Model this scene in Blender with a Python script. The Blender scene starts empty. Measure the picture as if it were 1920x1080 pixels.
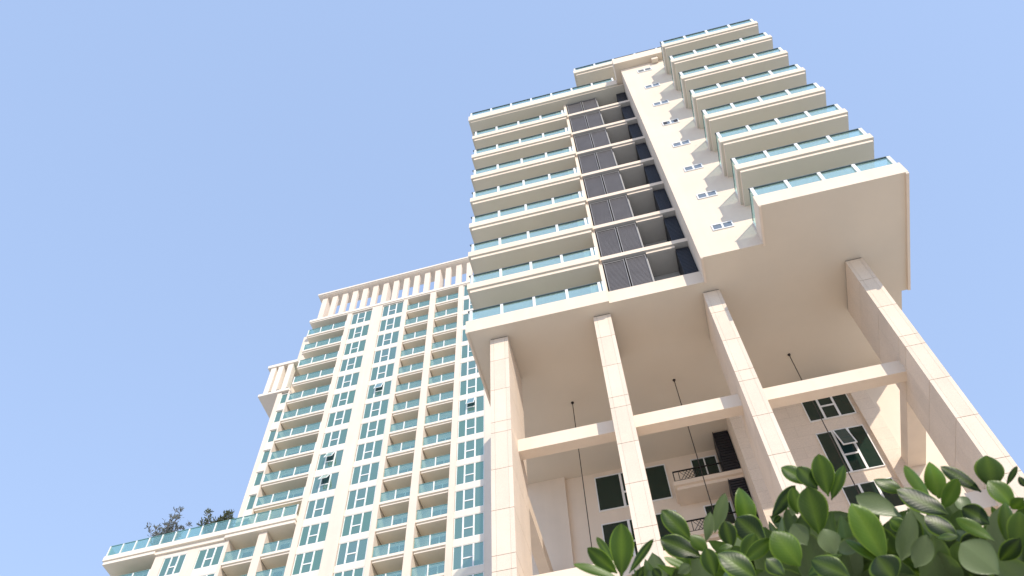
import bpy, math, random
from mathutils import Vector, Matrix, Quaternion
random.seed(7)
U = 3.0            # one storey in metres; the building measures below are in storeys from the camera
CAMZ = 1.6
scene = bpy.context.scene
col = scene.collection

# ------------------------------------------------------------------ camera
Rm = Matrix(((0.9695, 0.2436, -0.0256), (0.2208, -0.8237, 0.5224), (-0.1062, 0.5121, 0.8523)))
az, el, ro = -0.2045, 1.0205, -0.0489
fwd = Vector((math.sin(az)*math.cos(el), math.cos(az)*math.cos(el), math.sin(el)))
r0 = Vector((math.cos(az), -math.sin(az), 0)); u0 = r0.cross(fwd)
rt = math.cos(ro)*r0 + math.sin(ro)*u0; up = -math.sin(ro)*r0 + math.cos(ro)*u0
FPX = 1634.4
cd = bpy.data.cameras.new("camera"); cam = bpy.data.objects.new("camera", cd); col.objects.link(cam)
cd.sensor_width = 36.0; cd.lens = FPX/1920*36.0; cd.clip_start = 0.05; cd.clip_end = 2000
M3 = Matrix((rt, up, -fwd)).transposed()
cam.matrix_world = Matrix.Translation((0, 0, CAMZ)) @ M3.to_4x4()
cd.dof.use_dof = True; cd.dof.focus_distance = 35.0; cd.dof.aperture_fstop = 21.0
scene.camera = cam

def ray(px, py):
    d = rt*((px-960)/FPX) + up*(-(py-540)/FPX) + fwd
    return d.normalized()
def project(v):
    v = Vector(v) - Vector((0, 0, CAMZ)); z = v.dot(fwd)
    return 960+FPX*v.dot(rt)/z, 540-FPX*v.dot(up)/z

# ------------------------------------------------------------------ materials
def new_mat(name):
    m = bpy.data.materials.new(name); m.use_nodes = True
    nt = m.node_tree; nt.nodes.clear()
    o = nt.nodes.new('ShaderNodeOutputMaterial')
    return m, nt, o
def N(nt, t, **kw):
    n = nt.nodes.new(t)
    for k, v in kw.items():
        if k in n.inputs.keys(): n.inputs[k].default_value = v
        else: setattr(n, k, v)
    return n
def plaster(name, c, var=0.06, rough=0.85, bump=0.15, scale=0.35, speck=0.0, streak=0.05, slab=0.0):
    m, nt, o = new_mat(name); L = nt.links
    b = N(nt, 'ShaderNodeBsdfPrincipled', Roughness=rough); b.inputs['Specular IOR Level'].default_value = 0.25
    geo = N(nt, 'ShaderNodeNewGeometry')
    n1 = N(nt, 'ShaderNodeTexNoise', Scale=scale, Detail=5.0, Roughness=0.6); L.new(geo.outputs['Position'], n1.inputs['Vector'])
    # rain streaks: noise stretched along the height
    mp = N(nt, 'ShaderNodeMapping'); mp.inputs['Scale'].default_value = (2.2, 2.2, 0.12); L.new(geo.outputs['Position'], mp.inputs['Vector'])
    n2 = N(nt, 'ShaderNodeTexNoise', Scale=1.0, Detail=4.0); L.new(mp.outputs[0], n2.inputs['Vector'])
    n3 = N(nt, 'ShaderNodeTexNoise', Scale=28.0, Detail=3.0); L.new(geo.outputs['Position'], n3.inputs['Vector'])
    def mr(src, lo, hi):
        r = N(nt, 'ShaderNodeMapRange'); r.inputs['From Min'].default_value = 0.3; r.inputs['From Max'].default_value = 0.7
        r.inputs['To Min'].default_value = lo; r.inputs['To Max'].default_value = hi; L.new(src, r.inputs['Value']); return r.outputs[0]
    a = N(nt, 'ShaderNodeMath', operation='MULTIPLY'); L.new(mr(n1.outputs[0], 1-var, 1+var*0.5), a.inputs[0]); L.new(mr(n2.outputs[0], 1-streak, 1.0), a.inputs[1])
    a2 = N(nt, 'ShaderNodeMath', operation='MULTIPLY'); L.new(a.outputs[0], a2.inputs[0]); L.new(mr(n3.outputs[0], 1-speck, 1+speck), a2.inputs[1])
    last = a2.outputs[0]
    if slab:
        ri = N(nt, 'ShaderNodeMapRange'); ri.inputs['To Min'].default_value = 1-slab; ri.inputs['To Max'].default_value = 1.0; L.new(geo.outputs['Random Per Island'], ri.inputs['Value'])
        a3 = N(nt, 'ShaderNodeMath', operation='MULTIPLY'); L.new(last, a3.inputs[0]); L.new(ri.outputs[0], a3.inputs[1]); last = a3.outputs[0]
    vm = N(nt, 'ShaderNodeVectorMath', operation='SCALE'); vm.inputs[0].default_value = c; L.new(last, vm.inputs['Scale'])
    L.new(vm.outputs[0], b.inputs['Base Color'])
    bp = N(nt, 'ShaderNodeBump', Strength=bump, Distance=0.01); L.new(n3.outputs[0], bp.inputs['Height']); L.new(bp.outputs[0], b.inputs['Normal'])
    L.new(b.outputs[0], o.inputs[0])
    return m
def simple(name, c, rough=0.5, metal=0.0, spec=0.4):
    m, nt, o = new_mat(name); L = nt.links
    b = N(nt, 'ShaderNodeBsdfPrincipled', Roughness=rough, Metallic=metal); b.inputs['Specular IOR Level'].default_value = spec
    geo = N(nt, 'ShaderNodeNewGeometry'); n1 = N(nt, 'ShaderNodeTexNoise', Scale=1.5, Detail=3.0); L.new(geo.outputs['Position'], n1.inputs['Vector'])
    r = N(nt, 'ShaderNodeMapRange'); r.inputs['To Min'].default_value = 0.8; r.inputs['To Max'].default_value = 1.15; L.new(n1.outputs[0], r.inputs['Value'])
    vm = N(nt, 'ShaderNodeVectorMath', operation='SCALE'); vm.inputs[0].default_value = c; L.new(r.outputs[0], vm.inputs['Scale']); L.new(vm.outputs[0], b.inputs['Base Color'])
    L.new(b.outputs[0], o.inputs[0]); return m
def rail_glass(name, tint, diff, wt, wg, wd):
    """tinted laminated balcony glass: see-through + mirror + milky share"""
    m, nt, o = new_mat(name); L = nt.links
    t = N(nt, 'ShaderNodeBsdfTransparent'); t.inputs[0].default_value = (*tint, 1)
    g = N(nt, 'ShaderNodeBsdfGlossy', Roughness=0.03); g.inputs[0].default_value = (0.80, 0.98, 0.95, 1)
    d = N(nt, 'ShaderNodeBsdfDiffuse'); d.inputs[0].default_value = (*diff, 1)
    tr = N(nt, 'ShaderNodeBsdfTranslucent'); tr.inputs[0].default_value = (*diff, 1)
    m0 = N(nt, 'ShaderNodeMixShader', Fac=0.5); L.new(d.outputs[0], m0.inputs[1]); L.new(tr.outputs[0], m0.inputs[2])
    m1 = N(nt, 'ShaderNodeMixShader', Fac=wd/(wd+wg)); L.new(g.outputs[0], m1.inputs[1]); L.new(m0.outputs[0], m1.inputs[2])
    m2 = N(nt, 'ShaderNodeMixShader', Fac=1-wt); L.new(t.outputs[0], m2.inputs[1]); L.new(m1.outputs[0], m2.inputs[2])
    L.new(m2.outputs[0], o.inputs[0]); return m
def window_glass(name, ca, cb, metal, base_rough=0.04):
    m, nt, o = new_mat(name); L = nt.links
    b = N(nt, 'ShaderNodeBsdfPrincipled', Roughness=base_rough, Metallic=metal)
    oi = N(nt, 'ShaderNodeObjectInfo')
    mx = N(nt, 'ShaderNodeMix', data_type='RGBA'); mx.inputs['A'].default_value = (*ca, 1); mx.inputs['B'].default_value = (*cb, 1)
    geo = N(nt, 'ShaderNodeNewGeometry')
    n0 = N(nt, 'ShaderNodeTexNoise', Scale=0.55, Detail=2.0); L.new(geo.outputs['Position'], n0.inputs['Vector'])
    ad = N(nt, 'ShaderNodeMath', operation='ADD'); r2_ = N(nt, 'ShaderNodeMath', operation='MULTIPLY_ADD'); r2_.inputs[1].default_value = .6; r2_.inputs[2].default_value = -.1; L.new(geo.outputs['Random Per Island'], r2_.inputs[0]); r3_ = N(nt, 'ShaderNodeMath', operation='MULTIPLY_ADD'); r3_.inputs[1].default_value = .6; L.new(oi.outputs['Random'], r3_.inputs[0]); L.new(r2_.outputs[0], r3_.inputs[2]); L.new(r3_.outputs[0], ad.inputs[0]); L.new(n0.outputs[0], ad.inputs[1])
    mu = N(nt, 'ShaderNodeMath', operation='MULTIPLY'); mu.inputs[1].default_value = 0.62; mu.use_clamp = True; L.new(ad.outputs[0], mu.inputs[0])
    L.new(mu.outputs[0], mx.inputs['Factor']); L.new(mx.outputs['Result'], b.inputs['Base Color'])
    n1 = N(nt, 'ShaderNodeTexNoise', Scale=0.9, Detail=1.0); L.new(geo.outputs['Position'], n1.inputs['Vector'])
    bp = N(nt, 'ShaderNodeBump', Strength=0.06, Distance=0.05); L.new(n1.outputs[0], bp.inputs['Height']); L.new(bp.outputs[0], b.inputs['Normal'])
    L.new(b.outputs[0], o.inputs[0]); return m

MAT = dict(
    plaster=plaster('cream_plaster', (0.81, 0.685, 0.555)),
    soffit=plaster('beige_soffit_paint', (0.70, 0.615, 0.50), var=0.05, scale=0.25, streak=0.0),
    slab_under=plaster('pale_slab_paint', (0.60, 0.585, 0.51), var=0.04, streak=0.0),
    stone=plaster('stone_cladding', (0.79, 0.665, 0.54), var=0.05, scale=0.9, speck=0.07, streak=0.03, bump=0.3, slab=0.09),
    joint=simple('dark_joint', (0.30, 0.25, 0.20), 0.9),
    farwall=plaster('far_cream_paint', (0.79, 0.68, 0.57), var=0.05, streak=0.06),
    farwhite=plaster('far_white_paint', (0.80, 0.72, 0.62), var=0.03, streak=0.03),
    white=simple('white_frame', (0.82, 0.82, 0.80), 0.4),
    post=simple('white_post', (0.80, 0.80, 0.78), 0.4),
    handrail=simple('dark_steel_handrail', (0.12, 0.15, 0.16), 0.35, 0.6),
    farrail=simple('teal_glass_edge', (0.13, 0.27, 0.27), 0.3),
    farunder=plaster('far_slab_paint', (0.83, 0.74, 0.61), var=0.04, streak=0.0),
    louvre=simple('grey_louvre_metal', (0.135, 0.125, 0.125), 0.5, 0.2),
    louvreframe=simple('grey_louvre_frame', (0.26, 0.25, 0.245), 0.5, 0.2),
    recess=plaster('grey_recess_paint', (0.46, 0.45, 0.43), var=0.05),
    paneglass=window_glass('small_window_glass', (0.16,0.20,0.24), (0.24,0.28,0.32), 0.3),
    navy=simple('navy_louvre', (0.012, 0.014, 0.022), 0.5),
    black=simple('black_metal', (0.008, 0.008, 0.009), 0.5),
    rail=rail_glass('balcony_glass', (0.88, 0.98, 0.96), (0.62, 0.84, 0.85), 0.50, 0.33, 0.17),
    farglassrail=rail_glass('far_balcony_glass', (0.82, 0.95, 0.90), (0.30, 0.54, 0.47), 0.58, 0.24, 0.18),
    farglass=window_glass('teal_window_glass', (0.21, 0.40, 0.265), (0.29, 0.42, 0.36), 0.8),
    darkglass=window_glass('dark_green_glass', (0.008, 0.024, 0.016), (0.012, 0.032, 0.024), 0.0),
    doorglass=window_glass('balcony_door_glass', (0.02, 0.05, 0.05), (0.03, 0.07, 0.07), 0.2),
    cable=simple('dark_cable', (0.03, 0.022, 0.018), 0.6),
    paving=plaster('pale_paving', (0.56, 0.53, 0.48), var=0.15, scale=0.15),
)

def ashlar():
    m = MAT['stone'].copy(); m.name = 'coursed_stone'; nt = m.node_tree; L = nt.links
    b = next(n for n in nt.nodes if n.type == 'BSDF_PRINCIPLED'); src = b.inputs['Base Color'].links[0].from_socket
    geo = next(n for n in nt.nodes if n.type == 'NEW_GEOMETRY')
    sx = N(nt, 'ShaderNodeSeparateXYZ'); L.new(geo.outputs['Position'], sx.inputs[0]); cx = N(nt, 'ShaderNodeCombineXYZ')
    ad = N(nt, 'ShaderNodeMath', operation='ADD'); L.new(sx.outputs[0], ad.inputs[0]); L.new(sx.outputs[1], ad.inputs[1])
    L.new(ad.outputs[0], cx.inputs[0]); L.new(sx.outputs[2], cx.inputs[1])
    br = N(nt, 'ShaderNodeTexBrick', Scale=1.0); br.inputs['Brick Width'].default_value = 2.4; br.inputs['Row Height'].default_value = .62; br.inputs['Mortar Size'].default_value = .012
    br.inputs['Color1'].default_value = (1,1,1,1); br.inputs['Color2'].default_value = (.97,.97,.97,1); br.inputs['Mortar'].default_value = (.88,.86,.84,1); L.new(cx.outputs[0], br.inputs['Vector'])
    mx = N(nt, 'ShaderNodeMix', data_type='RGBA', blend_type='MULTIPLY'); mx.inputs['Factor'].default_value = 1; L.new(src, mx.inputs['A']); L.new(br.outputs['Color'], mx.inputs['B']); L.new(mx.outputs['Result'], b.inputs['Base Color'])
    return m
MAT['ashlar'] = ashlar()
# ------------------------------------------------------------------ mesh building
class MB:
    def __init__(self): self.v = []; self.f = []; self.mi = []
    def box(self, x0, x1, y0, y1, z0, z1, mi=0, skip=''):
        n = len(self.v)
        self.v += [(x0,y0,z0),(x1,y0,z0),(x1,y1,z0),(x0,y1,z0),(x0,y0,z1),(x1,y0,z1),(x1,y1,z1),(x0,y1,z1)]
        F = dict(b=(0,3,2,1), t=(4,5,6,7), f=(0,1,5,4), r=(1,2,6,5), k=(2,3,7,6), l=(3,0,4,7))
        for k, q in F.items():
            if k in skip: continue
            self.f.append(tuple(n+i for i in q)); self.mi.append(mi)
        return self
    def prism(self, pts, z0, z1, mi=0):
        n = len(self.v); k = len(pts)
        self.v += [(x,y,z0) for x,y in pts] + [(x,y,z1) for x,y in pts]
        self.f.append(tuple(n+i for i in reversed(range(k)))); self.f.append(tuple(n+k+i for i in range(k)))
        for i in range(k):
            j = (i+1) % k; self.f.append((n+i, n+j, n+k+j, n+k+i))
        self.mi += [mi]*(k+2); return self
    def hexa(self, p8, mi=0):
        n = len(self.v); self.v += [tuple(p) for p in p8]
        for q in ((0,3,2,1),(4,5,6,7),(0,1,5,4),(1,2,6,5),(2,3,7,6),(3,0,4,7)): self.f.append(tuple(n+i for i in q)); self.mi.append(mi)
        return self
    def tube(self, pts, radii, seg=6, mi=0):
        n0 = len(self.v); pts = [Vector(p) for p in pts]
        for i, p in enumerate(pts):
            d = (pts[min(i+1, len(pts)-1)] - pts[max(i-1, 0)])
            d = d.normalized() if d.length > 1e-9 else Vector((0,0,1))
            a = d.cross(Vector((0.3,0.9,0.17)));
            if a.length < 1e-3: a = d.cross(Vector((1,0,0)))
            a.normalize(); b = d.cross(a)
            for s in range(seg):
                t = 2*math.pi*s/seg; q = p + (a*math.cos(t)+b*math.sin(t))*radii[i]; self.v.append(tuple(q))
        for i in range(len(pts)-1):
            for s in range(seg):
                A = n0+i*seg+s; B = n0+i*seg+(s+1)%seg
                self.f.append((A,B,B+seg,A+seg)); self.mi.append(mi)
        self.f.append(tuple(n0+s for s in reversed(range(seg)))); self.mi.append(mi)
        e = n0+(len(pts)-1)*seg; self.f.append(tuple(e+s for s in range(seg))); self.mi.append(mi)
        return self
    def mesh(self, name, mats, scale=U):
        me = bpy.data.meshes.new(name)
        me.from_pydata([(x*scale, y*scale, z*scale) for x,y,z in self.v], [], self.f)
        for m in mats: me.materials.append(m)
        me.polygons.foreach_set('material_index', self.mi); me.update(); return me
    def build(self, name, mats, parent=None, loc=(0,0,0), scale=U):
        if not isinstance(mats, (list, tuple)): mats = [mats]
        o = bpy.data.objects.new(name, self.mesh(name, mats, scale)); col.objects.link(o)
        o.location = [c*U for c in loc]
        if parent is not None: o.parent = parent
        return o
def thing(name, label, cat, loc=(0,0,0), group=None):
    o = bpy.data.objects.new(name, None); col.objects.link(o); o.location = loc
    o['label'] = label; o['category'] = cat
    if group: o['group'] = group
    return o
def copy_tree(o, parent, loc=None):
    c = o.copy(); col.objects.link(c); c.parent = parent
    if loc is not None: c.location = loc
    for ch in list(o.children): copy_tree(ch, c)
    return c
def dz(o, k): return (o.location[0], o.location[1], o.location[2] + k*U)

GZ = -CAMZ/U     # ground level in storeys
# ------------------------------------------------------------------ ground
g = MB(); g.v = [(-300,-300,GZ),(300,-300,GZ),(300,300,GZ),(-300,300,GZ)]; g.f = [(0,1,2,3)]; g.mi = [0]
go = g.build('ground', MAT['paving'], None, (0,0,CAMZ/U)); go['kind'] = 'structure'

# ================================================================== NEAR TOWER
tw = thing('apartment_tower', 'cream high-rise raised on four tall stone pillars, with stepped glass balconies and grey louvre recesses', 'tower', (0,0,CAMZ))
P, SF, ST = MAT['plaster'], MAT['soffit'], MAT['stone']

# transfer slab with its underside
out = [(-2.05,6.55),(-0.02,6.55),(-0.02,6.585),(1.285,6.585),(1.285,6.2),(2.11,6.2),(2.11,5.63),(4.0,5.63),(4.0,7.43),(3.89,7.43),(3.89,10.4),(-2.05,10.4)]
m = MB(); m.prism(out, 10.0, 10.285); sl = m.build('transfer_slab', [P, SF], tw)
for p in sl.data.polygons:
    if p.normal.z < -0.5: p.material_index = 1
# thin drip lip round the underside
for q in ((-2.047,-2.017,6.553,9.5,9.985,10.001),(3.962,3.997,5.634,7.42,9.965,10.001),(2.113,2.14,5.634,6.23,9.985,10.001),(1.288,1.315,6.203,6.6,9.985,10.001)):
    MB().box(*q).build('drip_edge', P, tw)

# body above
m = MB(); m.box(-2.03,1.285,7.1,12.4,10.285,17.95); m.build('core_wall', P, tw)
m = MB(); m.box(1.285,3.98,6.2,13,10.285,18.05); m.build('front_wall', P, tw)
m = MB(); m.box(-0.055,0.0,6.62,7.1,10.285,17.95); m.build('partition_wall', P, tw)
# deep penthouse storey set back on the roof, and an added shadow caster behind
m = MB(); m.box(0.55,3.8,7.2,13,18.385,19.06); m.build('penthouse_wall', P, tw)
m = MB(); m.box(-2.0,-1.0,12.45,13.1,GZ,22.3); m.build('shadow_block', P, tw)  # unseen block, added to cast a shadow strip down the far block's right edge

GL = MAT['rail']
def railing(name_parent, xs, x0, x1, yf, yb, zb, zt, sides='lr', posts_w=0.04, parent=None, pm=None, hm=None, gm=None, hr=0.013, yset=0.028):
    """posts + handrail (one mesh) and the glass (one mesh), a railing on a slab"""
    pm = pm or MAT['post']; hm = hm or MAT['handrail']; gm = gm or GL
    r = MB()
    for x in xs: r.box(x-posts_w/2, x+posts_w/2, yf+yset, yf+yset+0.02, zb-0.01, zt-0.0)
    hb = MB(); hb.box(x0+0.015, x1-0.015, yf+yset+0.002, yf+yset+0.026, zt, zt+hr)
    gl = MB(); gl.box(x0+0.03, x1-0.03, yf+yset+0.022, yf+yset+0.027, zb, zt-0.004)
    if 'l' in sides:
        hb.box(x0+0.022, x0+0.036, yf+yset+0.026, yb, zt, zt+hr); gl.box(x0+0.027, x0+0.032, yf+yset+0.03, yb, zb, zt-0.004)
        r.box(x0+0.02, x0+0.04, yb-0.04, yb-0.003, zb, zt)
    if 'r' in sides:
        hb.box(x1-0.036, x1-0.022, yf+yset+0.026, yb, zt, zt+hr); gl.box(x1-0.032, x1-0.027, yf+yset+0.03, yb, zb, zt-0.004)
    n = len(r.v); r.v += hb.v; r.f += [tuple(n+i for i in q) for q in hb.f]; r.mi += [1]*len(hb.f)
    a = r.build('railing', [pm, hm], parent); c = gl.build('glass_panel', gm, parent)
    return a, c

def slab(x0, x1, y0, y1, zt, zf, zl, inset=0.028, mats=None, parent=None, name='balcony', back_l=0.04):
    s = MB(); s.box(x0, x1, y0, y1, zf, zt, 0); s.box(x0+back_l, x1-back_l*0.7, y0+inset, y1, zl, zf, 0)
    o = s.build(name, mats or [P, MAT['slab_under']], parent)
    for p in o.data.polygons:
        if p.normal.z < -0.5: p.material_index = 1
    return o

# left balconies: level 10 stands on the transfer slab, 11..17 have their own slabs
XL = [-1.985, -1.53, -1.055, -0.575, -0.105, -0.045]
b0 = MB(); b0.box(-2.03,-0.06,6.60,7.1,10.285,10.289); bo = b0.build('balcony', MAT['slab_under'], tw)
railing(bo, XL, -2.05, -0.03, 6.55, 7.1, 10.29, 10.578, 'lr', parent=bo)
b1 = slab(-2.05,-0.02,6.55,7.1,11.30,11.155,11.080, parent=tw)
railing(b1, XL, -2.05, -0.03, 6.55, 7.1, 11.30, 11.585, 'lr', parent=b1)
MB().box(-.235,-.062,6.625,6.95,11.302,11.66).build('parapet_block', P, b1); MB().box(-.235,-.062,6.625,6.95,10.291,10.655).build('parapet_block', P, bo)
for k in range(1, 7): copy_tree(b1, tw, (0,0,k*U))
# left roof terrace
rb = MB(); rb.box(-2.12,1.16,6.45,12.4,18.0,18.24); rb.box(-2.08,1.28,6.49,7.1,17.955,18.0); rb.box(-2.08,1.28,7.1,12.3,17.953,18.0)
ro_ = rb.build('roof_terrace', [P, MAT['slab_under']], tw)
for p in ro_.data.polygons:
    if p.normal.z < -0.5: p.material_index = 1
railing(ro_, [-2.07+i*0.453 for i in range(8)], -2.12, 1.15, 6.45, 12.3, 18.24, 18.50, 'l', parent=ro_)

# service recess with louvre screens
RG = MAT['recess']
def service(k):
    z = float(k); zt = z+0.235 if k > 10 else 10.285
    if k > 10:
        s = MB(); s.box(0.0,1.285,6.57,7.1,z+0.14,zt,0); s.box(0.66,1.085,6.60,6.66,z+0.085,z+0.14,0); s.box(0.02,1.08,6.66,7.1,z+0.09,z+0.14,1)
        so = s.build('service_slab', [P, RG], tw)
        for p in so.data.polygons:
            if p.normal.z < -0.5: p.material_index = 1
    ztop = z+1.135 if k < 17 else 17.95
    for (a, b) in ((0.02,0.325),(0.345,0.645)):
        lv = MB(); n = 24
        h = (ztop-0.05-zt-0.03)/n
        for i in range(n):
            z0 = zt+0.03+i*h
            lv.hexa([(a+.012,6.622,z0),(b-.012,6.622,z0),(b-.012,6.640,z0+h*.30),(a+.012,6.640,z0+h*.30),
                     (a+.012,6.622,z0+h*.72),(b-.012,6.622,z0+h*.72),(b-.012,6.640,z0+h*.99),(a+.012,6.640,z0+h*.99)])
        lv.box(a+.012,b-.012,6.641,6.648,zt+.002,ztop-.002)
        lo = lv.build('louvre_screen', MAT['louvre'], tw)
        fr = MB(); fr.box(a,a+.012,6.61,6.65,zt,ztop); fr.box(b-.012,b,6.61,6.65,zt,ztop); fr.box(a+.012,b-.012,6.612,6.638,ztop-.05,ztop-.035); fr.box(a+.012,b-.012,6.612,6.638,zt+.002,zt+.03)
        fr.build('louvre_frame', MAT['louvreframe'], lo)
    bw = MB(); bw.box(0.66,1.08,7.02,7.06,zt+.001,ztop-.05); bw.build('recess_back', RG, tw)
    bk = MB(); bk.box(0.647,0.664,6.66,7.0,zt+.001,ztop-.05); bk.box(0.664,1.08,6.68,6.70,zt+.001,zt+.13); bk.build('recess_upstand', RG, tw)
    dp = MB(); n = 22; h = (ztop-.03-zt)/n
    for i in range(n): dp.box(1.095,1.275,6.645,6.66,zt+.001+i*h,zt+.001+i*h+h*.8)
    dp.box(1.085,1.095,6.635,7.0,zt+.001,ztop-.05); dp.box(1.095,1.282,6.665,6.67,zt+.001,ztop-.05); dp.build('dark_louvre', MAT['navy'], tw)
for k in range(10, 18): service(k)

# small bathroom windows on the sunlit wall
w0 = MB(); x0,x1,z0,z1 = 1.59,1.885,10.605,10.765; t=.018
w0.box(x0,x1,6.186,6.2,z0,z0+t).box(x0,x1,6.186,6.2,z1-t,z1).box(x0,x0+t,6.186,6.2,z0+t,z1-t).box(x1-t,x1,6.186,6.2,z0+t,z1-t).box((x0+x1)/2-.014,(x0+x1)/2+.014,6.186,6.2,z0+t,z1-t)
wa = w0.build('small_window', MAT['white'], tw)
MB().box(x0+t,x1-t,6.194,6.199,z0+t,z1-t).build('pane', MAT['paneglass'], wa)
for k in range(1, 8):
    cw = copy_tree(wa, tw, (0,0,k*U*0.997))
    if k == 4:
        for xa in (x0+.02, x1-.085): MB().box(xa,xa+.065,6.184,6.1855,z0+.03,z1-.03).build('dark_opening', MAT['navy'], cw)

# right balconies
XR = [2.165, 2.615, 3.055, 3.508, 3.965]
c0 = MB(); c0.box(2.14,3.97,5.68,6.2,10.285,10.289); co = c0.build('balcony', MAT['slab_under'], tw)
railing(co, XR, 2.11, 4.0, 5.63, 6.2, 10.29, 10.575, 'lr', parent=co, posts_w=0.045)
c1 = slab(2.11,4.0,5.63,6.2,11.30,11.155,11.088, parent=tw)
railing(c1, XR, 2.11, 4.0, 5.63, 6.2, 11.30, 11.585, 'lr', parent=c1, posts_w=0.045)
for k in range(1, 7): copy_tree(c1, tw, (0,0,k*U*0.995))

# cornice over the wall and upper roof slab
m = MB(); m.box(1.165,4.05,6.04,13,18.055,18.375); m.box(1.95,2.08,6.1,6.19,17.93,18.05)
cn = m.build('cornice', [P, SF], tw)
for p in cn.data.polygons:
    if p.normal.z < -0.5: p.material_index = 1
railing(cn, [1.2+i*.47 for i in range(7)], 1.165, 4.05, 6.04, 6.6, 18.375, 18.50, '', parent=cn)
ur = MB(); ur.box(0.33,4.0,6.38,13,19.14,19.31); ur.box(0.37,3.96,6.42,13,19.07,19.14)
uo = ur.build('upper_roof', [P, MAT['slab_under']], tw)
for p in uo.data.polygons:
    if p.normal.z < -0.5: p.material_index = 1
railing(uo, [0.37+i*.46 for i in range(8)], 0.33, 4.0, 6.38, 12, 19.31, 19.53, 'l', parent=uo)

# pillars with clad stone courses (real open joints)
joints = [9.47, 8.84, 8.21, 8.015]
while joints[-1] > GZ+0.7:
    s = joints[-1]
    for d in (.625, .63, .625, .20): joints.append(s-d); s = s-d
joints = [j for j in joints if j > GZ+.1]
def pillar(x0, x1, y0=6.74, y1=7.55):
    b = MB(); c = .007
    b.box(x0+c, x1-c, y0+c, y1-c, GZ, 10.0-.001, 1)
    zs = [9.972]+joints+[GZ]
    w = x1-x0; gv = .0009; gh = .0036
    xs = [x0, x0+.2*w, x0+.8*w, x1]; ys = [y0, y0+.30, y0+.56, y1]
    for i in range(len(zs)-1):
        zt, zb = zs[i]-gh, zs[i+1]+gh
        for ix in range(3):
            for iy in range(3):
                if ix == 1 and iy == 1: continue
                xa = xs[ix]+(gv if ix else 0); xb = xs[ix+1]-(gv if ix < 2 else 0)
                ya = ys[iy]+(gv if iy else 0); yb = ys[iy+1]-(gv if iy < 2 else 0)
                # keep each slab a thin stone tile over the core
                if iy == 0: b.box(xa, xb, ya, y0+c+.004, zb, zt, 0)
                if iy == 2: b.box(xa, xb, y1-c-.004, yb, zb, zt, 0)
                if ix == 0: b.box(x0, x0+c+.004, max(ya, y0+c+.005), min(yb, y1-c-.005), zb, zt, 0)
                if ix == 2: b.box(x1-c-.004, x1, max(ya, y0+c+.005), min(yb, y1-c-.005), zb, zt, 0)
    return b.build('pillar', [ST, MAT['joint']], tw)
PX = [(-1.745,-1.49),(-.28,-.04),(1.24,1.465),(3.15,3.375)]
for a, b in PX: pillar(a, b)
# portal beams between the pillars, and beams running back to the wall
for zb, zt in ((8.0, 8.215),(5.88, 6.10),(3.76,3.98)):
    for i in range(3): MB().box(PX[i][1], PX[i+1][0], 7.09, 7.24, zb, zt).build('beam', P, tw)
    MB().box(3.152,3.373,7.55,8.65,zb,zt).build('beam', P, tw)
    MB().box(-1.743,-1.588,7.55,9.55,zb,zt).build('beam', P, tw)

# podium walls behind the pillars
m = MB(); m.box(-2.03,-1.30,9.56,9.9,GZ,10.0-.001); m.box(-1.30,1.285,9.62,9.9,GZ,10.0-.001); m.build('podium_wall', P, tw)
m = MB(); m.box(1.285,2.985,8.72,9.9,GZ,10.0-.001); pw = m.build('podium_wall', [MAT['ashlar'], P], tw)
for p in pw.data.polygons:
    if abs(p.normal.x) > .5: p.material_index = 1
m = MB(); m.box(2.985,3.20,8.65,9.9,GZ,10.0-.001); m.box(3.20,4.0,8.655,9.9,GZ,10.0-.001,1); m.build('podium_wall', [MAT['ashlar'], P], tw)

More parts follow.
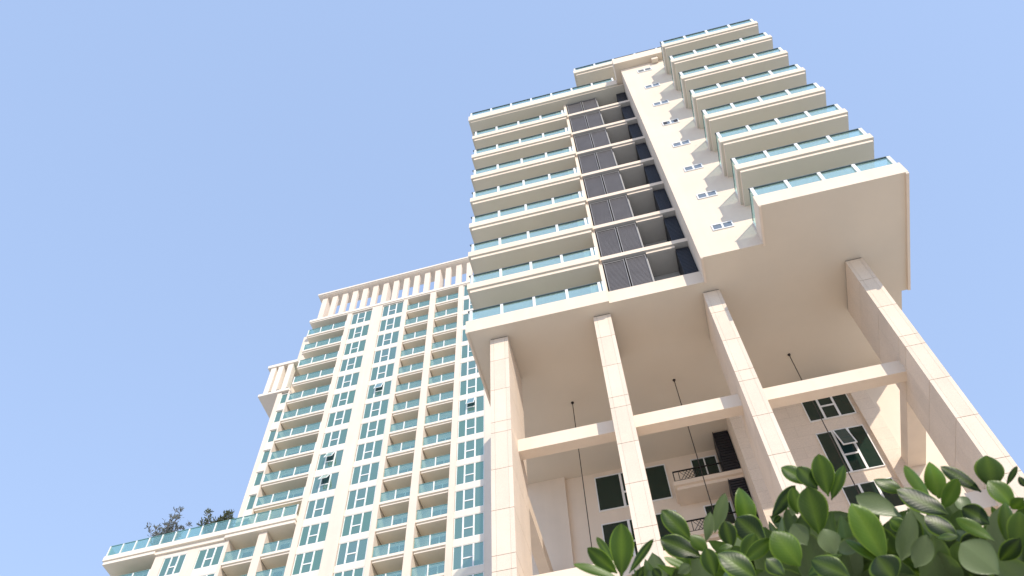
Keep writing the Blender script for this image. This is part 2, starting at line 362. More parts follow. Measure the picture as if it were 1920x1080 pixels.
def window3(x0, x1, z0, z1, y, parent, fm, gm, mid=(0.34, 0.66), transom=0.42, fw=.018, open_sash=0.0, depth=.02, sub=True, loc=(0,0,0)):
    """three-light window: fixed, tall pane with transom, fixed; optional top-hung sash pushed out"""
    w = x1-x0; xa = x0+w*mid[0]; xb = x0+w*mid[1]; zt = z0+(z1-z0)*transom; h = fw
    f = MB(); ya = y-depth
    f.box(x0,x1,ya,y,z0,z0+h*.8).box(x0,x1,ya,y,z1-h*.8,z1).box(x0,x0+h*.8,ya,y,z0+h*.8,z1-h*.8).box(x1-h*.8,x1,ya,y,z0+h*.8,z1-h*.8)
    f.box(xa-h*.9,xa+h*.9,ya,y,z0+h*.8,z1-h*.8).box(xb-h*.9,xb+h*.9,ya,y,z0+h*.8,z1-h*.8)
    f.box(xa+h*.9,xb-h*.9,ya,y,zt-h*.8,zt+h*.8)
    fo = f.build('window', fm, parent, loc)
    gp = MB()
    gp.box(x0+h*.5,xa-h*.5,y-.009,y-.004,z0+h*.5,z1-h*.5).box(xb+h*.5,x1-h*.5,y-.009,y-.004,z0+h*.5,z1-h*.5)
    gp.box(xa+h*.5,xb-h*.5,y-.009,y-.004,z0+h*.5,zt-h*.3)
    if not open_sash: gp.box(xa+h*.5,xb-h*.5,y-.009,y-.004,zt+h*.3,z1-h*.5)
    gp.build('pane', gm, fo)
    if open_sash:
        # dark gap behind, sash hung from the top and pushed outwards
        MB().box(xa+h*.9,xb-h*.9,y-.004,y-.002,zt+h*.8,z1-h*.8).build('dark_opening', MAT['doorglass'], fo)
        a = open_sash; L_ = (z1-h*.8)-(zt-h*.2); s = MB(); t = h*1.1
        def q(u, v, dpt): # u across, v down from hinge
            return (u, ya-.002 - math.sin(a)*v - math.cos(a)*dpt, z1-h*.9 - math.cos(a)*v + math.sin(a)*dpt)
        def bar(ua, ub, va, vb):
            s.hexa([q(ua,vb,0),q(ub,vb,0),q(ub,vb,.012),q(ua,vb,.012),q(ua,va,0),q(ub,va,0),q(ub,va,.012),q(ua,va,.012)])
        U0, U1 = xa+h*.5, xb-h*.5
        bar(U0,U1,0,t); bar(U0,U1,L_-t,L_); bar(U0,U0+t,t,L_-t); bar(U1-t,U1,t,L_-t)
        so = s.build('open_sash', fm, fo)
        s2 = MB(); s = s2
        s2.hexa([q(U0+t,L_-t,.004),q(U1-t,L_-t,.004),q(U1-t,L_-t,.008),q(U0+t,L_-t,.008),q(U0+t,t,.004),q(U1-t,t,.004),q(U1-t,t,.008),q(U0+t,t,.008)])
        s2.build('sash_pane', MAT['rail'] if gm is not MAT['darkglass'] else MAT['doorglass'], fo)
    return fo
W, DG = MAT['white'], MAT['darkglass']
for i in range(4):
    z = 9.19-i*.955
    window3(-.845, .25, z, z+.705, 9.62, tw, W, DG, mid=(.36,.70), transom=.42, fw=.02)
window3(2.31,2.945,9.20,9.97,8.72,tw,W,DG,transom=.34,fw=.016)
window3(2.30,2.935,8.16,8.955,8.72,tw,W,DG,transom=.40,fw=.016,open_sash=0.32)
for i in range(3): window3(2.30,2.93,7.16-i*1.0,7.95-i*1.0,8.72,tw,W,DG,transom=.40,fw=.016)

# utility balconies in the middle bay
def utility(dz_):
    o = MB(); o.box(.295,1.283,9.25,9.62,9.065+dz_,9.14+dz_); o.box(.33,1.283,9.29,9.62,9.005+dz_,9.065+dz_)
    s = o.build('utility_balcony', P, tw)
    dl = MB(); n = 16; top = 9.995 if dz_ == 0 else 9.003+dz_+.955; h = (top-9.145-dz_)/n
    for i in range(n): dl.box(1.06,1.27,9.27,9.30,9.145+dz_+i*h,9.145+dz_+i*h+h*.75)
    dl.box(1.05,1.06,9.262,9.60,9.141+dz_,top); dl.box(1.06,1.28,9.305,9.315,9.141+dz_,top); dl.build('dark_louvre', MAT['navy'], tw)
    d = MB(); d.box(.64,.655,9.60,9.618,9.145+dz_,9.87+dz_).box(.83,.85,9.60,9.618,9.145+dz_,9.87+dz_).box(.655,.83,9.60,9.618,9.855+dz_,9.87+dz_).box(.85,1.03,9.60,9.618,9.855+dz_,9.87+dz_).box(1.01,1.03,9.60,9.618,9.145+dz_,9.855+dz_)
    do = d.build('balcony_door', W, s); MB().box(.655,1.01,9.61,9.616,9.145+dz_,9.85+dz_).build('pane', DG, do)
    r = MB(); z0, z1 = 9.14+dz_, 9.345+dz_
    r.box(.32,.335,9.27,9.285,z0,z1); r.box(.40,.41,9.27,9.285,z0,z1); r.box(.62,.63,9.27,9.285,z0,z1); r.box(1.03,1.05,9.27,9.285,z0,z1)
    r.box(.32,1.05,9.268,9.287,z1,z1+.014); r.box(.335,1.03,9.271,9.284,z0+.02,z0+.03)
    for a in range(5):
        xa = .415+a*.05
        r.hexa([(xa,9.275,z0+.03),(xa+.008,9.275,z0+.03),(xa+.008,9.28,z0+.03),(xa,9.28,z0+.03),(xa+.12,9.275,z1),(xa+.128,9.275,z1),(xa+.128,9.28,z1),(xa+.12,9.28,z1)])
        r.hexa([(xa+.12,9.2805,z0+.03),(xa+.128,9.2805,z0+.03),(xa+.128,9.2825,z0+.03),(xa+.12,9.2825,z0+.03),(xa,9.2805,z1),(xa+.008,9.2805,z1),(xa+.008,9.2825,z1),(xa,9.2825,z1)])
    r.build('railing', MAT['black'], s)
for i in range(3): utility(-.955*i)

# hanging cables
for (x, y, L_) in ((-.87,8.15,5.0),(.64,8.13,5.2),(2.30,8.11,4.2)):
    c = MB(); n = 8
    c.tube([(0,0,-L_*i/n) for i in range(n+1)], [.0062]*(n+1), 6)
    c.tube([(0,0,-.03),(0,0,-.012),(0,0,0)], [.010,.020,.023], 10)
    o = c.build('hanging_cable', MAT['cable'], None)
    o.location = (x*U, y*U, 10*U+CAMZ-.003); o['category'] = 'cable'; o['group'] = 'cables hanging under the tower'
    o['label'] = {-.87:'thin dark cable hanging from the soffit between the first and second pillars from the left',
                  .64:'thin dark cable hanging from the soffit in front of the small balcony with black railing',
                  2.30:'thin dark cable hanging from the soffit in front of the bay with the open window'}[x]

# ================================================================== FAR TOWER
FO = (-9.0, 16.8); FA = math.radians(-1.3)
ft = thing('apartment_block', 'cream apartment block with teal windows and a slatted crown, behind the raised tower', 'apartment block', (FO[0]*U, FO[1]*U, CAMZ))
ft.rotation_euler = (0, 0, FA)
class FB(MB):
    def box(self, x0, x1, y0, y1, z0, z1, mi=0, skip=''): return MB.box(self, x0-FO[0], x1-FO[0], y0, y1, z0, z1, mi, skip)
FW, FH, FG = MAT['farwall'], MAT['farwhite'], MAT['farglass']
def fbuild(mb, name, mats, parent=None, loc=(0,0,0)): return mb.build(name, mats, parent or ft, loc)
# y is measured from the facade plane, positive = into the building
# body behind the recesses
m = FB(); m.box(-12.17,-3.6,.52,8,GZ,28.8); fbuild(m, 'core_wall', FW)
m = FB(); m.box(-16.12,-12.17,.52,8,GZ,17.75); fbuild(m, 'wing_wall', FW)
# vertical piers (proud by a little), window strips, spandrels
def strip(x0, x1, y0, z0, z1, name='pier', mat=None): 
    fbuild(FB().box(x0, x1, y0, .52, z0, z1), name, mat or FW)
strip(-10.11,-9.92,-.02,GZ,28.82); strip(-9.07,-8.66,-.035,GZ,28.82); strip(-7.78,-7.62,-.02,GZ,28.82)
strip(-6.70,-6.47,-.035,GZ,28.82); strip(-5.56,-5.37,-.02,GZ,28.82); strip(-4.52,-3.6,-.01,GZ,28.82)
strip(-12.15,-11.995,0.0,18.16,24.57,'pier'); strip(-11.735,-11.69,0.0,18.16,24.57,'pier')
# windows: list of (x0,x1,bottom,height,first,last)
def spandrels(x0, x1, zlo, h, n0, n1):
    for n in range(n0, n1+1):
        fbuild(FB().box(x0, x1, .006, .069, n+zlo+h, n+1+zlo), 'spandrel', FH)
OPEN = {('C1',20):.42, ('C1',19):.5, ('C2',23):.3, ('R',21):.32}
def wincol(tag_, x0, x1, zlo, h, n0, n1, mid=(.30,.66), transom=.43):
    proto = None
    for n in range(n0, n1+1):
        key = (tag_, n)
        if key in OPEN:
            window3(x0-FO[0], x1-FO[0], n+zlo, n+zlo+h, .036, ft, MAT['white'], FG, mid, transom, fw=.024, open_sash=OPEN[key], depth=.022)
        elif proto is None:
            proto = window3(x0-FO[0], x1-FO[0], zlo, zlo+h, .036, ft, MAT['white'], FG, mid, transom, fw=.024, depth=.022); proto.location = (0,0,n*U)
        else: copy_tree(proto, ft, (0,0,n*U))
wincol('C1', -9.90,-9.085,-.01,.74,12,28); spandrels(-9.92,-9.07,-.01,.74,11,27)
wincol('C2', -8.64,-7.80,.0,.775,12,28); spandrels(-8.66,-7.78,.0,.775,11,27)
wincol('R', -5.36,-4.53,.02,.77,12,28); spandrels(-5.37,-4.52,.02,.77,11,27)
fbuild(FB().box(-9.92,-9.07,.07,.50,11,28.8).box(-8.66,-7.78,.07,.50,11,28.8).box(-5.37,-4.52,.07,.50,11,28.8), 'window_backing', MAT['doorglass'])
# narrow windows on the left edge
nw = None
for n in range(18, 25):
    z0, z1 = n-.06, min(n+.57, 24.5)
    if n == 18: z0 = 18.2
    f = FB(); f.box(-11.995,-11.735,.03,.07,z0,z0+.02).box(-11.995,-11.735,.03,.07,z1-.02,z1).box(-11.995,-11.97,.03,.07,z0+.02,z1-.02).box(-11.76,-11.735,.03,.07,z0+.02,z1-.02)
    fo = fbuild(f, 'narrow_window', MAT['white']); fbuild(FB().box(-11.97,-11.76,.05,.06,z0+.02,z1-.02), 'pane', FG, fo)
    if n > 18: fbuild(FB().box(-11.995,-11.735,.0,.52,n-.43,n-.06), 'spandrel', FH)
fbuild(FB().box(-11.995,-11.735,.08,.5,18.16,24.55), 'window_backing', MAT['doorglass'])

# balconies
def fbalc(x0, x1, npan, name='balcony', side='', full=True, zt=1.0, dooropen=.25):
    s = FB(); s.box(x0, x1, -.012, .52, -.085, 0, 0); s.box(x0+.02, x1-.02, .03, .52, -.15, -.085, 0)
    o = s.build(name, [FH, MAT['farunder']], ft)
    for p in o.data.polygons:
        if p.normal.z < -0.5: p.material_index = 1
    g_ = FB(); g_.box(x0+.01, x1-.01, .02, .026, .0, .37)
    if 'l' in side: g_.box(x0+.01, x0+.016, .03, .52, .0, .37)
    fbuild(g_, 'glass_panel', MAT['farglassrail'], o)
    h = FB(); h.box(x0+.005, x1-.005, .014, .034, .371, .392)
    if 'l' in side: h.box(x0+.005, x0+.02, .034, .52, .371, .392)
    pp = h; pp.mi = [1]*len(pp.f)
    for i in range(0 if 'l' in side else 1, npan + (1 if 'r' in side else 0)):
        x = x0+.02+(x1-x0-.04)*i/npan; pp.box(x-.016, x+.016, .0, .018, -.02, .371)
    fbuild(pp, 'railing', [MAT['post'], MAT['farrail']], o)
    w = x1-x0; d = FB(); a = x0+w*dooropen; b = x1-.06
    d.box(a-.03,a,.49,.515,.02,.74).box(b,b+.03,.49,.515,.02,.74).box(a,b,.49,.515,.72,.74).box((a+b)/2-.015,(a+b)/2+.015,.49,.515,.02,.72)
    do = fbuild(d, 'balcony_door', MAT['white'], o); fbuild(FB().box(a,b,.505,.512,.02,.72), 'pane', MAT['doorglass'], do)
    return o
p1 = fbalc(-7.62,-6.70,2); p1.location = (0,0,12*U)
for n in range(13, 29): copy_tree(p1, ft, (0,0,n*U))
p2 = fbalc(-6.47,-5.56,2); p2.location = (0,0,12*U)
for n in range(13, 29): copy_tree(p2, ft, (0,0,n*U))
p3 = fbalc(-11.69,-10.11,3,side='lr',dooropen=.2); p3.location = (0,0,19*U)
for n in range(20, 29): copy_tree(p3, ft, (0,0,n*U))
# lower recessed balconies of the wing
p4 = fbalc(-12.18,-11.25,2); p4.location = (0,0,15*U)
for n in (16, 17): copy_tree(p4, ft, (0,0,n*U))
p5 = fbalc(-11.0,-10.11,2); p5.location = (0,0,15*U)
for n in (16, 17): copy_tree(p5, ft, (0,0,n*U))
p6 = fbalc(-16.1,-14.49,3,side='lr'); p6.location = (0,0,15*U)
for n in (16, 17): copy_tree(p6, ft, (0,0,n*U))
strip(-14.49,-14.18,0,GZ,17.85); strip(-13.45,-13.08,0,GZ,17.85); strip(-12.28,-12.18,0,GZ,17.85); strip(-11.25,-11.0,-.0,GZ,17.85)
wincol('W1', -14.165,-13.465,-.01,.70,14,17,(.34,.67)); spandrels(-14.18,-13.45,-.01,.70,13,16)
wincol('W2', -13.07,-12.29,-.01,.71,14,17,(.34,.67)); spandrels(-13.08,-12.28,-.01,.71,13,16)
fbuild(FB().box(-14.18,-13.45,.07,.5,13,17.85).box(-13.08,-12.28,.07,.5,13,17.85), 'window_backing', MAT['doorglass'])
fbuild(FB().box(-14.18,-13.45,.006,.069,17.69,17.83).box(-13.08,-12.28,.006,.069,17.70,17.83), 'lintel', FH)
# wing roof terrace
t = FB(); t.box(-16.2,-10.11,-.14,8,17.98,18.15); t.box(-16.17,-14.5,-.10,.5,17.86,17.98); t.box(-12.3,-10.13,-.10,.5,17.86,17.98); t.box(-14.5,-12.3,-.06,.5,17.84,17.98)
to = t.build('roof_terrace', [FH, MAT['farunder']], ft)
for p in to.data.polygons:
    if p.normal.z < -0.5: p.material_index = 1
fbuild(FB().box(-16.16,-10.13,-.11,-.104,18.15,18.53).box(-16.16,-16.154,-.1,7,18.15,18.53), 'glass_panel', MAT['farglassrail'], to)
pp = FB().box(-16.17,-10.12,-.120,-.098,18.531,18.555,1)
for i in range(15): x = -16.14+i*.4285; pp.box(x-.018,x+.018,-.135,-.115,18.15,18.531)
fbuild(pp, 'railing', [MAT['post'], MAT['farrail']], to)

# crown: cornice, fins, cap
c = FB(); c.box(-11.72,-3.5,-.06,2.0,28.86,28.99); c.box(-11.68,-3.5,-.03,.6,28.80,28.86); fbuild(c, 'cornice', FH)
c = FB(); c.box(-11.70,-3.5,-.06,.64,30.84,30.93); c.box(-11.66,-3.5,-.02,.60,30.80,30.84); fbuild(c, 'crown_cap', FH)
for i in range(18):
    x = -11.42+.4445*i
    deep = i in (0, 6, 11)
    fbuild(FB().box(x-.11,x+.11,.11,.58 if deep else .24,28.99,30.80), 'crown_fin', FW)
    for j in range(3): fbuild(FB().box(x+.16+j*.06,x+.195+j*.06,-.03,.02,28.99,29.05), 'floodlight', MAT['black'])
fbuild(FB().box(-11.5,-10.9,.62,2.4,28.99,30.0), 'plant_room', FW)
# lower crown on the left shoulder
c = FB(); c.box(-12.90,-11.72,-.05,3.2,24.60,24.72); c.box(-11.72,-11.69,.0,3.2,24.60,24.70); fbuild(c, 'shoulder_slab', [FH])
fbuild(FB().box(-12.90,-11.70,-.05,1.0,26.28,26.42), 'shoulder_cap', FH)
for x in (-12.66,-12.36,-11.98): fbuild(FB().box(x-.10,x+.10,-.01,.22,24.72,26.28), 'crown_fin', FH)
for x in (-12.5,-12.2,-11.84): fbuild(FB().box(x-.05,x+.06,-.03,.02,24.72,24.78), 'floodlight', MAT['black'])
fbuild(FB().box(-12.3,-11.72,1.2,2.6,24.72,25.9), 'stair_room', FW)

def farpt(x, y, z):
    lx, ly = (x-FO[0])*U, y*U
    return (FO[0]*U+lx*math.cos(FA)-ly*math.sin(FA), FO[1]*U+lx*math.sin(FA)+ly*math.cos(FA), z*U+CAMZ)

# ------------------------------------------------------------------ roof plants
def leafmat(name, a, b, back, rough=.4, transl=.25, edge=0.0):
    m, nt, o = new_mat(name); L = nt.links
    at = N(nt, 'ShaderNodeVertexColor', layer_name='tint')
    sp = N(nt, 'ShaderNodeSeparateColor'); L.new(at.outputs[0], sp.inputs[0])
    mx = N(nt, 'ShaderNodeMix', data_type='RGBA'); mx.inputs['A'].default_value = (*a,1); mx.inputs['B'].default_value = (*b,1); L.new(sp.outputs[0], mx.inputs['Factor'])
    geo = N(nt, 'ShaderNodeNewGeometry')
    res = mx.outputs['Result']
    vn = N(nt, 'ShaderNodeMath', operation='MULTIPLY_ADD'); L.new(at.outputs['Alpha'], vn.inputs[0]); vn.inputs[1].default_value = -.28; L.new(sp.outputs[2], vn.inputs[2])
    v2 = N(nt, 'ShaderNodeMath', operation='MULTIPLY'); v2.inputs[1].default_value = 70.0; L.new(vn.outputs[0], v2.inputs[0])
    v3 = N(nt, 'ShaderNodeMath', operation='SINE'); L.new(v2.outputs[0], v3.inputs[0])
    v4 = N(nt, 'ShaderNodeMapRange'); v4.inputs['From Min'].default_value = .7; v4.inputs['To Min'].default_value = 0.0; v4.inputs['To Max'].default_value = 1.0; L.new(v3.outputs[0], v4.inputs['Value'])
    nz = N(nt, 'ShaderNodeTexNoise', Scale=60.0, Detail=3.0); L.new(geo.outputs['Position'], nz.inputs['Vector'])
    if edge:
        e2 = N(nt, 'ShaderNodeMix', data_type='RGBA'); L.new(sp.outputs[1], e2.inputs['Factor']); L.new(res, e2.inputs['A']); e2.inputs['B'].default_value = (b[0]*1.5, b[1]*1.22, b[2]*1.8, 1)
        res = e2.outputs['Result']
        mo = N(nt, 'ShaderNodeMix', data_type='RGBA', blend_type='MULTIPLY'); mo.inputs['Factor'].default_value = .35
        L.new(res, mo.inputs['A']); L.new(nz.outputs[0], mo.inputs['B']); res = mo.outputs['Result']
    if edge:
        ve = N(nt, 'ShaderNodeMix', data_type='RGBA'); vm_ = N(nt, 'ShaderNodeMath', operation='MULTIPLY'); vm_.inputs[1].default_value = .06; L.new(v4.outputs[0], vm_.inputs[0])
        L.new(vm_.outputs[0], ve.inputs['Factor']); L.new(res, ve.inputs['A']); ve.inputs['B'].default_value = (.22,.30,.06,1); res = ve.outputs['Result']
        lg = N(nt, 'ShaderNodeTexNoise', Scale=14.0, Detail=2.0); L.new(geo.outputs['Position'], lg.inputs['Vector'])
        lr = N(nt, 'ShaderNodeMapRange'); lr.inputs['From Min'].default_value = .3; lr.inputs['From Max'].default_value = .7; lr.inputs['To Min'].default_value = .7; lr.inputs['To Max'].default_value = 1.25; L.new(lg.outputs[0], lr.inputs['Value'])
        sc_ = N(nt, 'ShaderNodeVectorMath', operation='SCALE'); L.new(res, sc_.inputs[0]); L.new(lr.outputs[0], sc_.inputs['Scale']); res = sc_.outputs[0]
    bk = N(nt, 'ShaderNodeMix', data_type='RGBA'); L.new(geo.outputs['Backfacing'], bk.inputs['Factor']); L.new(res, bk.inputs['A']); bk.inputs['B'].default_value = (*back,1)
    p = N(nt, 'ShaderNodeBsdfPrincipled', Roughness=rough); L.new(bk.outputs['Result'], p.inputs['Base Color']); p.inputs['Specular IOR Level'].default_value = .36
    bp = N(nt, 'ShaderNodeBump', Strength=.12, Distance=.002); L.new((v4 if edge else nz).outputs[0], bp.inputs['Height']); L.new(bp.outputs[0], p.inputs['Normal'])
    t = N(nt, 'ShaderNodeBsdfTranslucent'); L.new(res, t.inputs[0])
    ms = N(nt, 'ShaderNodeMixShader', Fac=transl); L.new(p.outputs[0], ms.inputs[1]); L.new(t.outputs[0], ms.inputs[2])
    L.new(ms.outputs[0], o.inputs[0]); return m
class LB:
    """many leaves in one mesh with a per-vertex tint (r = light/dark, g = rim and midrib)"""
    def __init__(s): s.v=[]; s.f=[]; s.c=[]
    def leaf(s, base, tip, w, nrm, curl=.12, fold=.18, tint=.5, nt_=9, wide=.555, roll=.10, twist=0.0, wave=0.0, ph=0.0):
        base, tip = Vector(base), Vector(tip); ax = tip-base; L_ = ax.length; a = ax/L_
        n = (Vector(nrm) - a*Vector(nrm).dot(a)).normalized(); b = a.cross(n); i0 = len(s.v)
        us = (-1,-.93,-.84,-.45,-.05,.05,.45,.84,.93,1) if nt_ > 5 else (-1,0,1)
        for i in range(nt_+1):
            t = i/nt_
            p_ = t**.9
            prof = max(0.0, math.sin(math.pi*min(1.0, t**(1.0+(wide-.5)*4))))**.66
            hw = w/2*max(prof, .06 if t < .5 else .02)
            if t < .12: hw = w/2*.10+ (hw-w/2*.10)*(t/.12) if hw > w/2*.1 else w/2*.08
            c = base + a*(L_*t) - n*(curl*L_*(t*t - .35*t))
            th = twist*(t-.3); b_ = b*math.cos(th)+n*math.sin(th); n_ = n*math.cos(th)-b*math.sin(th)
            for u in us:
                wv = wave*math.sin(9*t+ph+(1.7 if u > 0 else 0))*abs(u)**2*w
                off = fold*abs(u)*hw - roll*(abs(u)**4)*hw*1.6
                s.v.append(tuple(c + b_*(u*hw) + n_*(off+wv)))
                s.c.append((tint, 1.0 if abs(u) > .9 else (.45 if abs(u) < .1 else 0.0), t, abs(u)))
        k = len(us)
        for i in range(nt_):
            for j in range(k-1):
                A = i0+i*k+j; s.f.append((A, A+1, A+k+1, A+k))
    def build(s, name, mat, parent=None, loc=(0,0,0)):
        me = bpy.data.meshes.new(name); me.from_pydata(s.v, [], s.f); me.materials.append(mat)
        ca = me.color_attributes.new('tint', 'FLOAT_COLOR', 'POINT')
        fl = []
        for q in s.c: fl += q
        ca.data.foreach_set('color', fl)
        me.polygons.foreach_set('use_smooth', [True]*len(me.polygons)); me.update()
        o = bpy.data.objects.new(name, me); col.objects.link(o); o.location = loc
        if parent: o.parent = parent
        return o
bark = simple('grey_twig_bark', (.16,.14,.13), .9)
lf1 = leafmat('grey_needle_leaf', (.13,.15,.135), (.24,.26,.23), (.22,.23,.21), .7, .2)
lf2 = leafmat('olive_leaf', (.06,.085,.035), (.16,.18,.06), (.13,.14,.08), .6, .25)
def roof_shrub(name, label, loc, H, Wd, nb, lm, lsize, dens, spread, seed):
    rnd = random.Random(seed)
    root = thing(name, label, 'shrub', loc, 'plants on the roof terrace')
    tb = MB(); lb = LB()
    for i in range(nb):
        a = rnd.uniform(0, 2*math.pi); lean = rnd.uniform(.05, spread); h = H*rnd.uniform(.6, 1.0)*(1-.35*lean/spread)
        p = Vector((rnd.uniform(-.12,.12)*Wd, rnd.uniform(-.12,.12)*Wd, 0)); pts = [p.copy()]; d = Vector((math.cos(a)*lean, math.sin(a)*lean, 1)).normalized()
        n = 6
        for j in range(n):
            d = (d + Vector((rnd.uniform(-.2,.2), rnd.uniform(-.2,.2), rnd.uniform(-.05,.12)))).normalized(); p = p + d*(h/n); pts.append(p.copy())
            for q in range(dens):
                e = (d + Vector((rnd.uniform(-1,1), rnd.uniform(-1,1), rnd.uniform(-.3,.8)))).normalized()
                tw_ = p + e*rnd.uniform(.15,.5)*Wd*.3
                if j > 0: tb.tube([p, (p+tw_)/2+Vector((0,0,.02)), tw_], [.012,.008,.004], 4)
                for w_ in range(5):
                    ld = (e + Vector((rnd.uniform(-1,1), rnd.uniform(-1,1), rnd.uniform(-.6,.9)))).normalized()
                    st = p.lerp(tw_, rnd.uniform(.3,1))
                    lb.leaf(st, st+ld*lsize*rnd.uniform(.6,1.2), lsize*rnd.uniform(.18,.34), (rnd.uniform(-1,1), rnd.uniform(-1,1), 1), tint=rnd.random(), nt_=3)
        tb.tube(pts, [.035*(1-.75*k/n) for k in range(n+1)], 5)
    tb.build('stem', bark, root, scale=1.0); lb.build('foliage', lm, root)
roof_shrub('roof_shrub', 'spindly grey-green shrub with bare twigs on the far roof terrace, left one', farpt(-14.75,.40,18.15), 5.3, 4.2, 24, lf1, .30, 5, .45, 3)
roof_shrub('roof_shrub', 'low dense olive-green shrub on the far roof terrace nearest the facade', farpt(-13.0,.40,18.15), 3.75, 4.2, 26, lf2, .32, 7, .62, 5)

# ================================================================== FOREGROUND HEDGE
lfm = leafmat('glossy_green_leaf', (.009,.028,.006), (.115,.225,.012), (.17,.22,.10), .36, .28, edge=1)
twig = simple('green_brown_twig', (.13,.12,.05), .8)
hd = thing('hedge', 'leafy green hedge with rounded glossy leaves in the lower right foreground', 'hedge', (.45,.72,0))
HO = Vector((.45,.72,0))
hb = LB()
def c3(x, y): return (1070+x*.22396, 860+y*.22396)
def c4(x, y): return (1500+x*.2222, 840+y*.2222)
def at(p, d): return ray(*p)*d + Vector((0,0,CAMZ)) - HO
TOC = -fwd; hr = random.Random(5)
def hero(cf, b, t, w, tint=.5, d=.86, dt=0.0, back=False, nx=0.0, ny=0.0, curl=.10, fold=.09):
    s = .22396 if cf is c3 else .2222
    B = at(cf(*b), d); T = at(cf(*t), d+dt)
    n = TOC + rt*nx + up*ny
    if back: n = -n
    c_ = curl+hr.uniform(-.08,.16)
    hb.leaf(B, T, w*s/FPX*d*1.0, n, curl=c_ if not back else -c_, fold=fold+hr.uniform(-.10,.12), tint=tint, nt_=14, twist=hr.uniform(-.7,.7), wave=hr.uniform(0,.035), ph=hr.uniform(0,6), wide=hr.uniform(.53,.58))
H3 = [ # base, tip, width, tint, dist
 ((425,990),(432,540),200,.45,.80,{}), ((390,960),(140,745),130,.3,.82,{'ny':.5}), ((395,1000),(25,865),85,.8,.78,{'ny':1.2}), ((350,860),(222,650),75,.35,.86,{'nx':.8}),
 ((490,960),(680,660),70,.15,.84,{'nx':-1.0}), ((1010,690),(768,422),165,.3,.88,{'nx':.3}), ((1100,830),(750,665),190,.1,.83,{'ny':.9}), ((1150,780),(1005,640),120,.8,.82,{'ny':.4}),
 ((1010,930),(780,825),75,.95,.80,{'ny':1.0}), ((1205,620),(1300,290),110,.55,.92,{'back':True}), ((1500,600),(1430,240),190,.65,.90,{'nx':.2}), ((1680,500),(1880,222),110,.1,.93,{'nx':-.8}),
 ((2000,215),(1770,60),140,.35,.92,{'ny':.5}), ((1640,720),(1390,490),230,.05,.86,{'ny':.7}), ((1440,880),(1545,625),145,.45,.80,{'nx':-.5}), ((1920,900),(1700,600),250,.7,.78,{'nx':.3}),
 ((1560,1010),(1240,780),230,.15,.76,{'ny':.8}), ((1210,990),(1135,745),150,.25,.77,{}), ((1450,860),(1680,670),120,.5,.79,{'ny':.8}), ((1130,700),(1190,450),110,.2,.88,{'nx':.5,'back':True}),
 ((1350,760),(1290,520),150,.12,.85,{}), ((1240,760),(1350,720),60,.5,.8,{'ny':1.2}), ((1790,980),(1640,830),150,.1,.76,{'ny':1.}), ((1700,540),(1760,480),60,.15,.9,{}),
 ((760,1010),(690,920),90,.08,.78,{}), ((560,1000),(600,930),80,.08,.80,{}), ((900,960),(1000,890),90,.4,.79,{'back':True}), ((1850,480),(1905,285),120,.5,.9,{'back':True}),
]
for b, t, w, ti, d, kw in H3: hero(c3, b, t, w, ti, d, **kw)
H4 = [
 ((240,410),(165,48),175,.45,.90,{}), ((265,440),(372,140),95,.4,.91,{'nx':-.5}), ((170,740),(70,325),250,.4,.84,{'nx':.25}), ((150,350),(-10,150),150,.25,.90,{'nx':.4}),
 ((720,960),(455,455),240,.75,.78,{'nx':.2}), ((850,950),(965,535),225,.5,.80,{'back':True,'nx':.3}), ((870,370),(625,258),125,.35,.90,{'ny':.6}), ((1110,460),(890,140),140,.85,.88,{'nx':.5,'ny':.3}),
 ((1175,430),(1100,115),190,1.0,.90,{'nx':.1}), ((1205,510),(1335,258),125,.8,.87,{'nx':-.3}), ((1530,370),(1195,140),120,.1,.92,{'ny':.7}), ((1620,340),(1590,62),230,.5,.92,{}),
 ((1800,500),(1610,262),175,.6,.88,{'nx':.3}), ((1740,320),(1832,150),45,.3,.93,{'nx':-1}), ((1765,820),(1745,455),165,.7,.82,{'nx':.2}), ((1810,880),(1890,545),190,.65,.80,{}),
 ((1640,780),(1320,582),110,.95,.80,{'ny':.8}), ((1680,1060),(1360,800),270,.5,.75,{'back':True,'ny':.3}), ((1250,560),(815,350),210,.03,.86,{'ny':.9}), ((860,580),(475,395),170,.6,.88,{'back':True,'ny':.9}),
 ((800,1120),(660,910),260,.08,.74,{'ny':.5}), ((970,1010),(1085,740),190,.4,.79,{'back':True}), ((690,980),(390,755),95,.7,.78,{'ny':.8}), ((350,900),(60,1060),130,.25,.76,{'ny':1}),
 ((430,1100),(100,930),200,.2,.75,{'ny':.6}), ((520,760),(330,880),120,.35,.79,{'ny':.5,'back':True}), ((300,900),(200,680),180,.15,.80,{'back':True}), ((560,900),(470,560),120,.15,.83,{}),
 ((1330,760),(1060,560),180,.03,.84,{'ny':.6}), ((1600,640),(1370,500),170,.06,.88,{'ny':.6}), ((1890,420),(1790,520),110,.6,.85,{}), ((1900,330),(1850,240),60,.1,.92,{}),
 ((1450,520),(1300,420),130,.5,.9,{'back':True,'ny':.6}), ((1860,760),(1700,960),170,.08,.78,{}), ((1500,720),(1380,860),160,.05,.8,{}), ((1150,760),(1330,740),70,.4,.8,{'ny':1.3}),
 ((-20,560),(-60,330),120,.5,.88,{}), ((60,820),(-60,640),150,.3,.82,{'back':True}), ((900,700),(760,600),110,.3,.84,{}), ((1200,700),(1100,620),110,.05,.85,{}), ((640,640),(440,520),120,.3,.86,{'back':True,'ny':.5}),
]
for b, t, w, ti, d, kw in H4: hero(c4, b, t, w, ti, d, **kw)
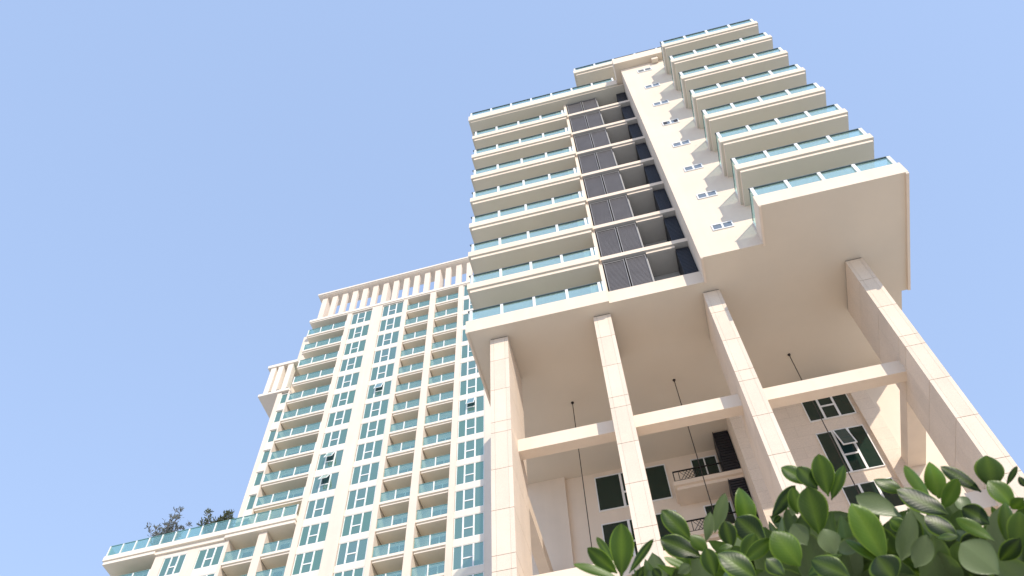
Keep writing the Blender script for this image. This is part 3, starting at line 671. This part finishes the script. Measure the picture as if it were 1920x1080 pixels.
# the rest of the hedge: rosettes on twigs through its volume
sk = MB(); rnd = random.Random(11)
prof = [(1040,1130),(1090,1095),(1180,1062),(1240,1030),(1330,1015),(1400,985),(1480,955),(1560,955),(1640,950),(1720,945),(1800,925),(1900,930),(2100,900),(2600,850)]
def top_at(px):
    if px <= prof[0][0]: return 1e4
    for (a, b), (c_, d_) in zip(prof, prof[1:]):
        if px <= c_: return b+(d_-b)*(px-a)/(c_-a)
    return prof[-1][1]
cnt = 0; tries = 0
while cnt < 420 and tries < 9000:
    tries += 1
    if cnt < 260:
        px_ = rnd.uniform(1090, 2080); py_ = top_at(px_)+rnd.uniform(25, 260)
        p = ray(px_, py_)*rnd.uniform(.90, 1.28)+Vector((0,0,CAMZ))
    else:
        p = Vector((rnd.uniform(-.10, 1.3), rnd.uniform(.6, 1.15), rnd.uniform(.25, 2.1)))
    q = project(p)
    if (p.z > 1.7) and q[1] < top_at(q[0])+20: continue
    dirn = Vector((rnd.uniform(-.5,.5), rnd.uniform(-.7,.25), 1)).normalized()
    nl = rnd.randint(6, 9); ph = rnd.uniform(0, 6.28); x_ = dirn.orthogonal().normalized(); y_ = dirn.cross(x_)
    lv = []; ok = True
    for i in range(nl):
        a = ph+i*2.4; open_ = rnd.uniform(.5, 1.25); o_ = (x_*math.cos(a)+y_*math.sin(a))
        d = (dirn*math.cos(open_)+o_*math.sin(open_)).normalized(); L_ = rnd.uniform(.048,.078)
        st = p-dirn*.004*i; tp = st+d*L_
        if p.z > 1.6:
            for s_ in (tp, st+d*L_*.6):
                qq = project(s_)
                if qq[1] < top_at(qq[0])-6: ok = False
        lv.append((st, tp, L_*rnd.uniform(.34,.44), dirn-o_*.3))
    if not ok: continue
    ti = rnd.random()*.85
    for st, tp, w, n in lv: hb.leaf(st-HO, tp-HO, w, n, curl=rnd.uniform(-.1,.25), fold=rnd.uniform(.05,.3), tint=min(1,max(0,ti+rnd.uniform(-.2,.25))), nt_=8, twist=rnd.uniform(-.8,.8), wave=rnd.uniform(0,.04), ph=rnd.uniform(0,6))
    root_ = Vector((p.x*.8+.12, .85+rnd.uniform(-.12,.12), max(.0, p.z-rnd.uniform(.25,.5))))
    sk.tube([root_-HO, (root_+p)/2-HO+Vector((rnd.uniform(-.03,.03),rnd.uniform(-.03,.03),0)), p-dirn*.03-HO, p-HO], [.006,.0045,.003,.002], 5)
    cnt += 1
for i in range(16):
    x = -.05+i*.1; a = Vector((x, .85+rnd.uniform(-.1,.1), 0)); sk.tube([a-HO, a-HO+Vector((rnd.uniform(-.05,.05),0,.7)), a-HO+Vector((rnd.uniform(-.1,.1),rnd.uniform(-.05,.05),1.7))], [.016,.012,.006], 6)
hb.build('foliage', lfm, hd); sk.build('stem', twig, hd, scale=1.0)

# ------------------------------------------------------------------ light
sd = Vector((.62,-1,.70)).normalized()      # towards the sun
sun = bpy.data.lights.new('sun', 'SUN'); sun.energy = 2.0; sun.angle = math.radians(.53); sun.color = (1.0,.90,.77)
so = bpy.data.objects.new('sun', sun); col.objects.link(so); so.rotation_euler = (-sd).to_track_quat('-Z','Y').to_euler(); so.location = (20,-30,60)
w = bpy.data.worlds.new("World"); scene.world = w; w.use_nodes = True
nt = w.node_tree; bg = nt.nodes['Background']
sky = nt.nodes.new('ShaderNodeTexSky'); sky.sky_type = 'NISHITA'; sky.sun_disc = False
sky.sun_elevation = math.asin(sd.z); sky.sun_rotation = math.atan2(sd.x, sd.y)
sky.air_density = 1.0; sky.dust_density = 1.0; sky.ozone_density = 1.0; sky.altitude = 0
gm_ = nt.nodes.new('ShaderNodeGamma'); gm_.inputs[1].default_value = 0.3; nt.links.new(sky.outputs[0], gm_.inputs[0])   # humid, hazy air: a paler and more even sky
tn = nt.nodes.new('ShaderNodeMix'); tn.data_type = 'RGBA'; tn.blend_type = 'MULTIPLY'; tn.inputs['Factor'].default_value = 1.0
tn.inputs['B'].default_value = (1.60, 1.93, 2.58, 1); nt.links.new(gm_.outputs[0], tn.inputs['A'])
nt.links.new(tn.outputs['Result'], bg.inputs[0]); bg.inputs[1].default_value = 0.15
vs = scene.view_settings; vs.view_transform = 'Standard'; vs.look = 'None'; vs.gamma = 1; vs.use_curve_mapping = False; vs.exposure = 0.95
scene.render.engine = 'CYCLES'
cy = scene.cycles; cy.use_denoising = True; cy.max_bounces = 10; cy.diffuse_bounces = 6; cy.glossy_bounces = 5; cy.transparent_max_bounces = 16
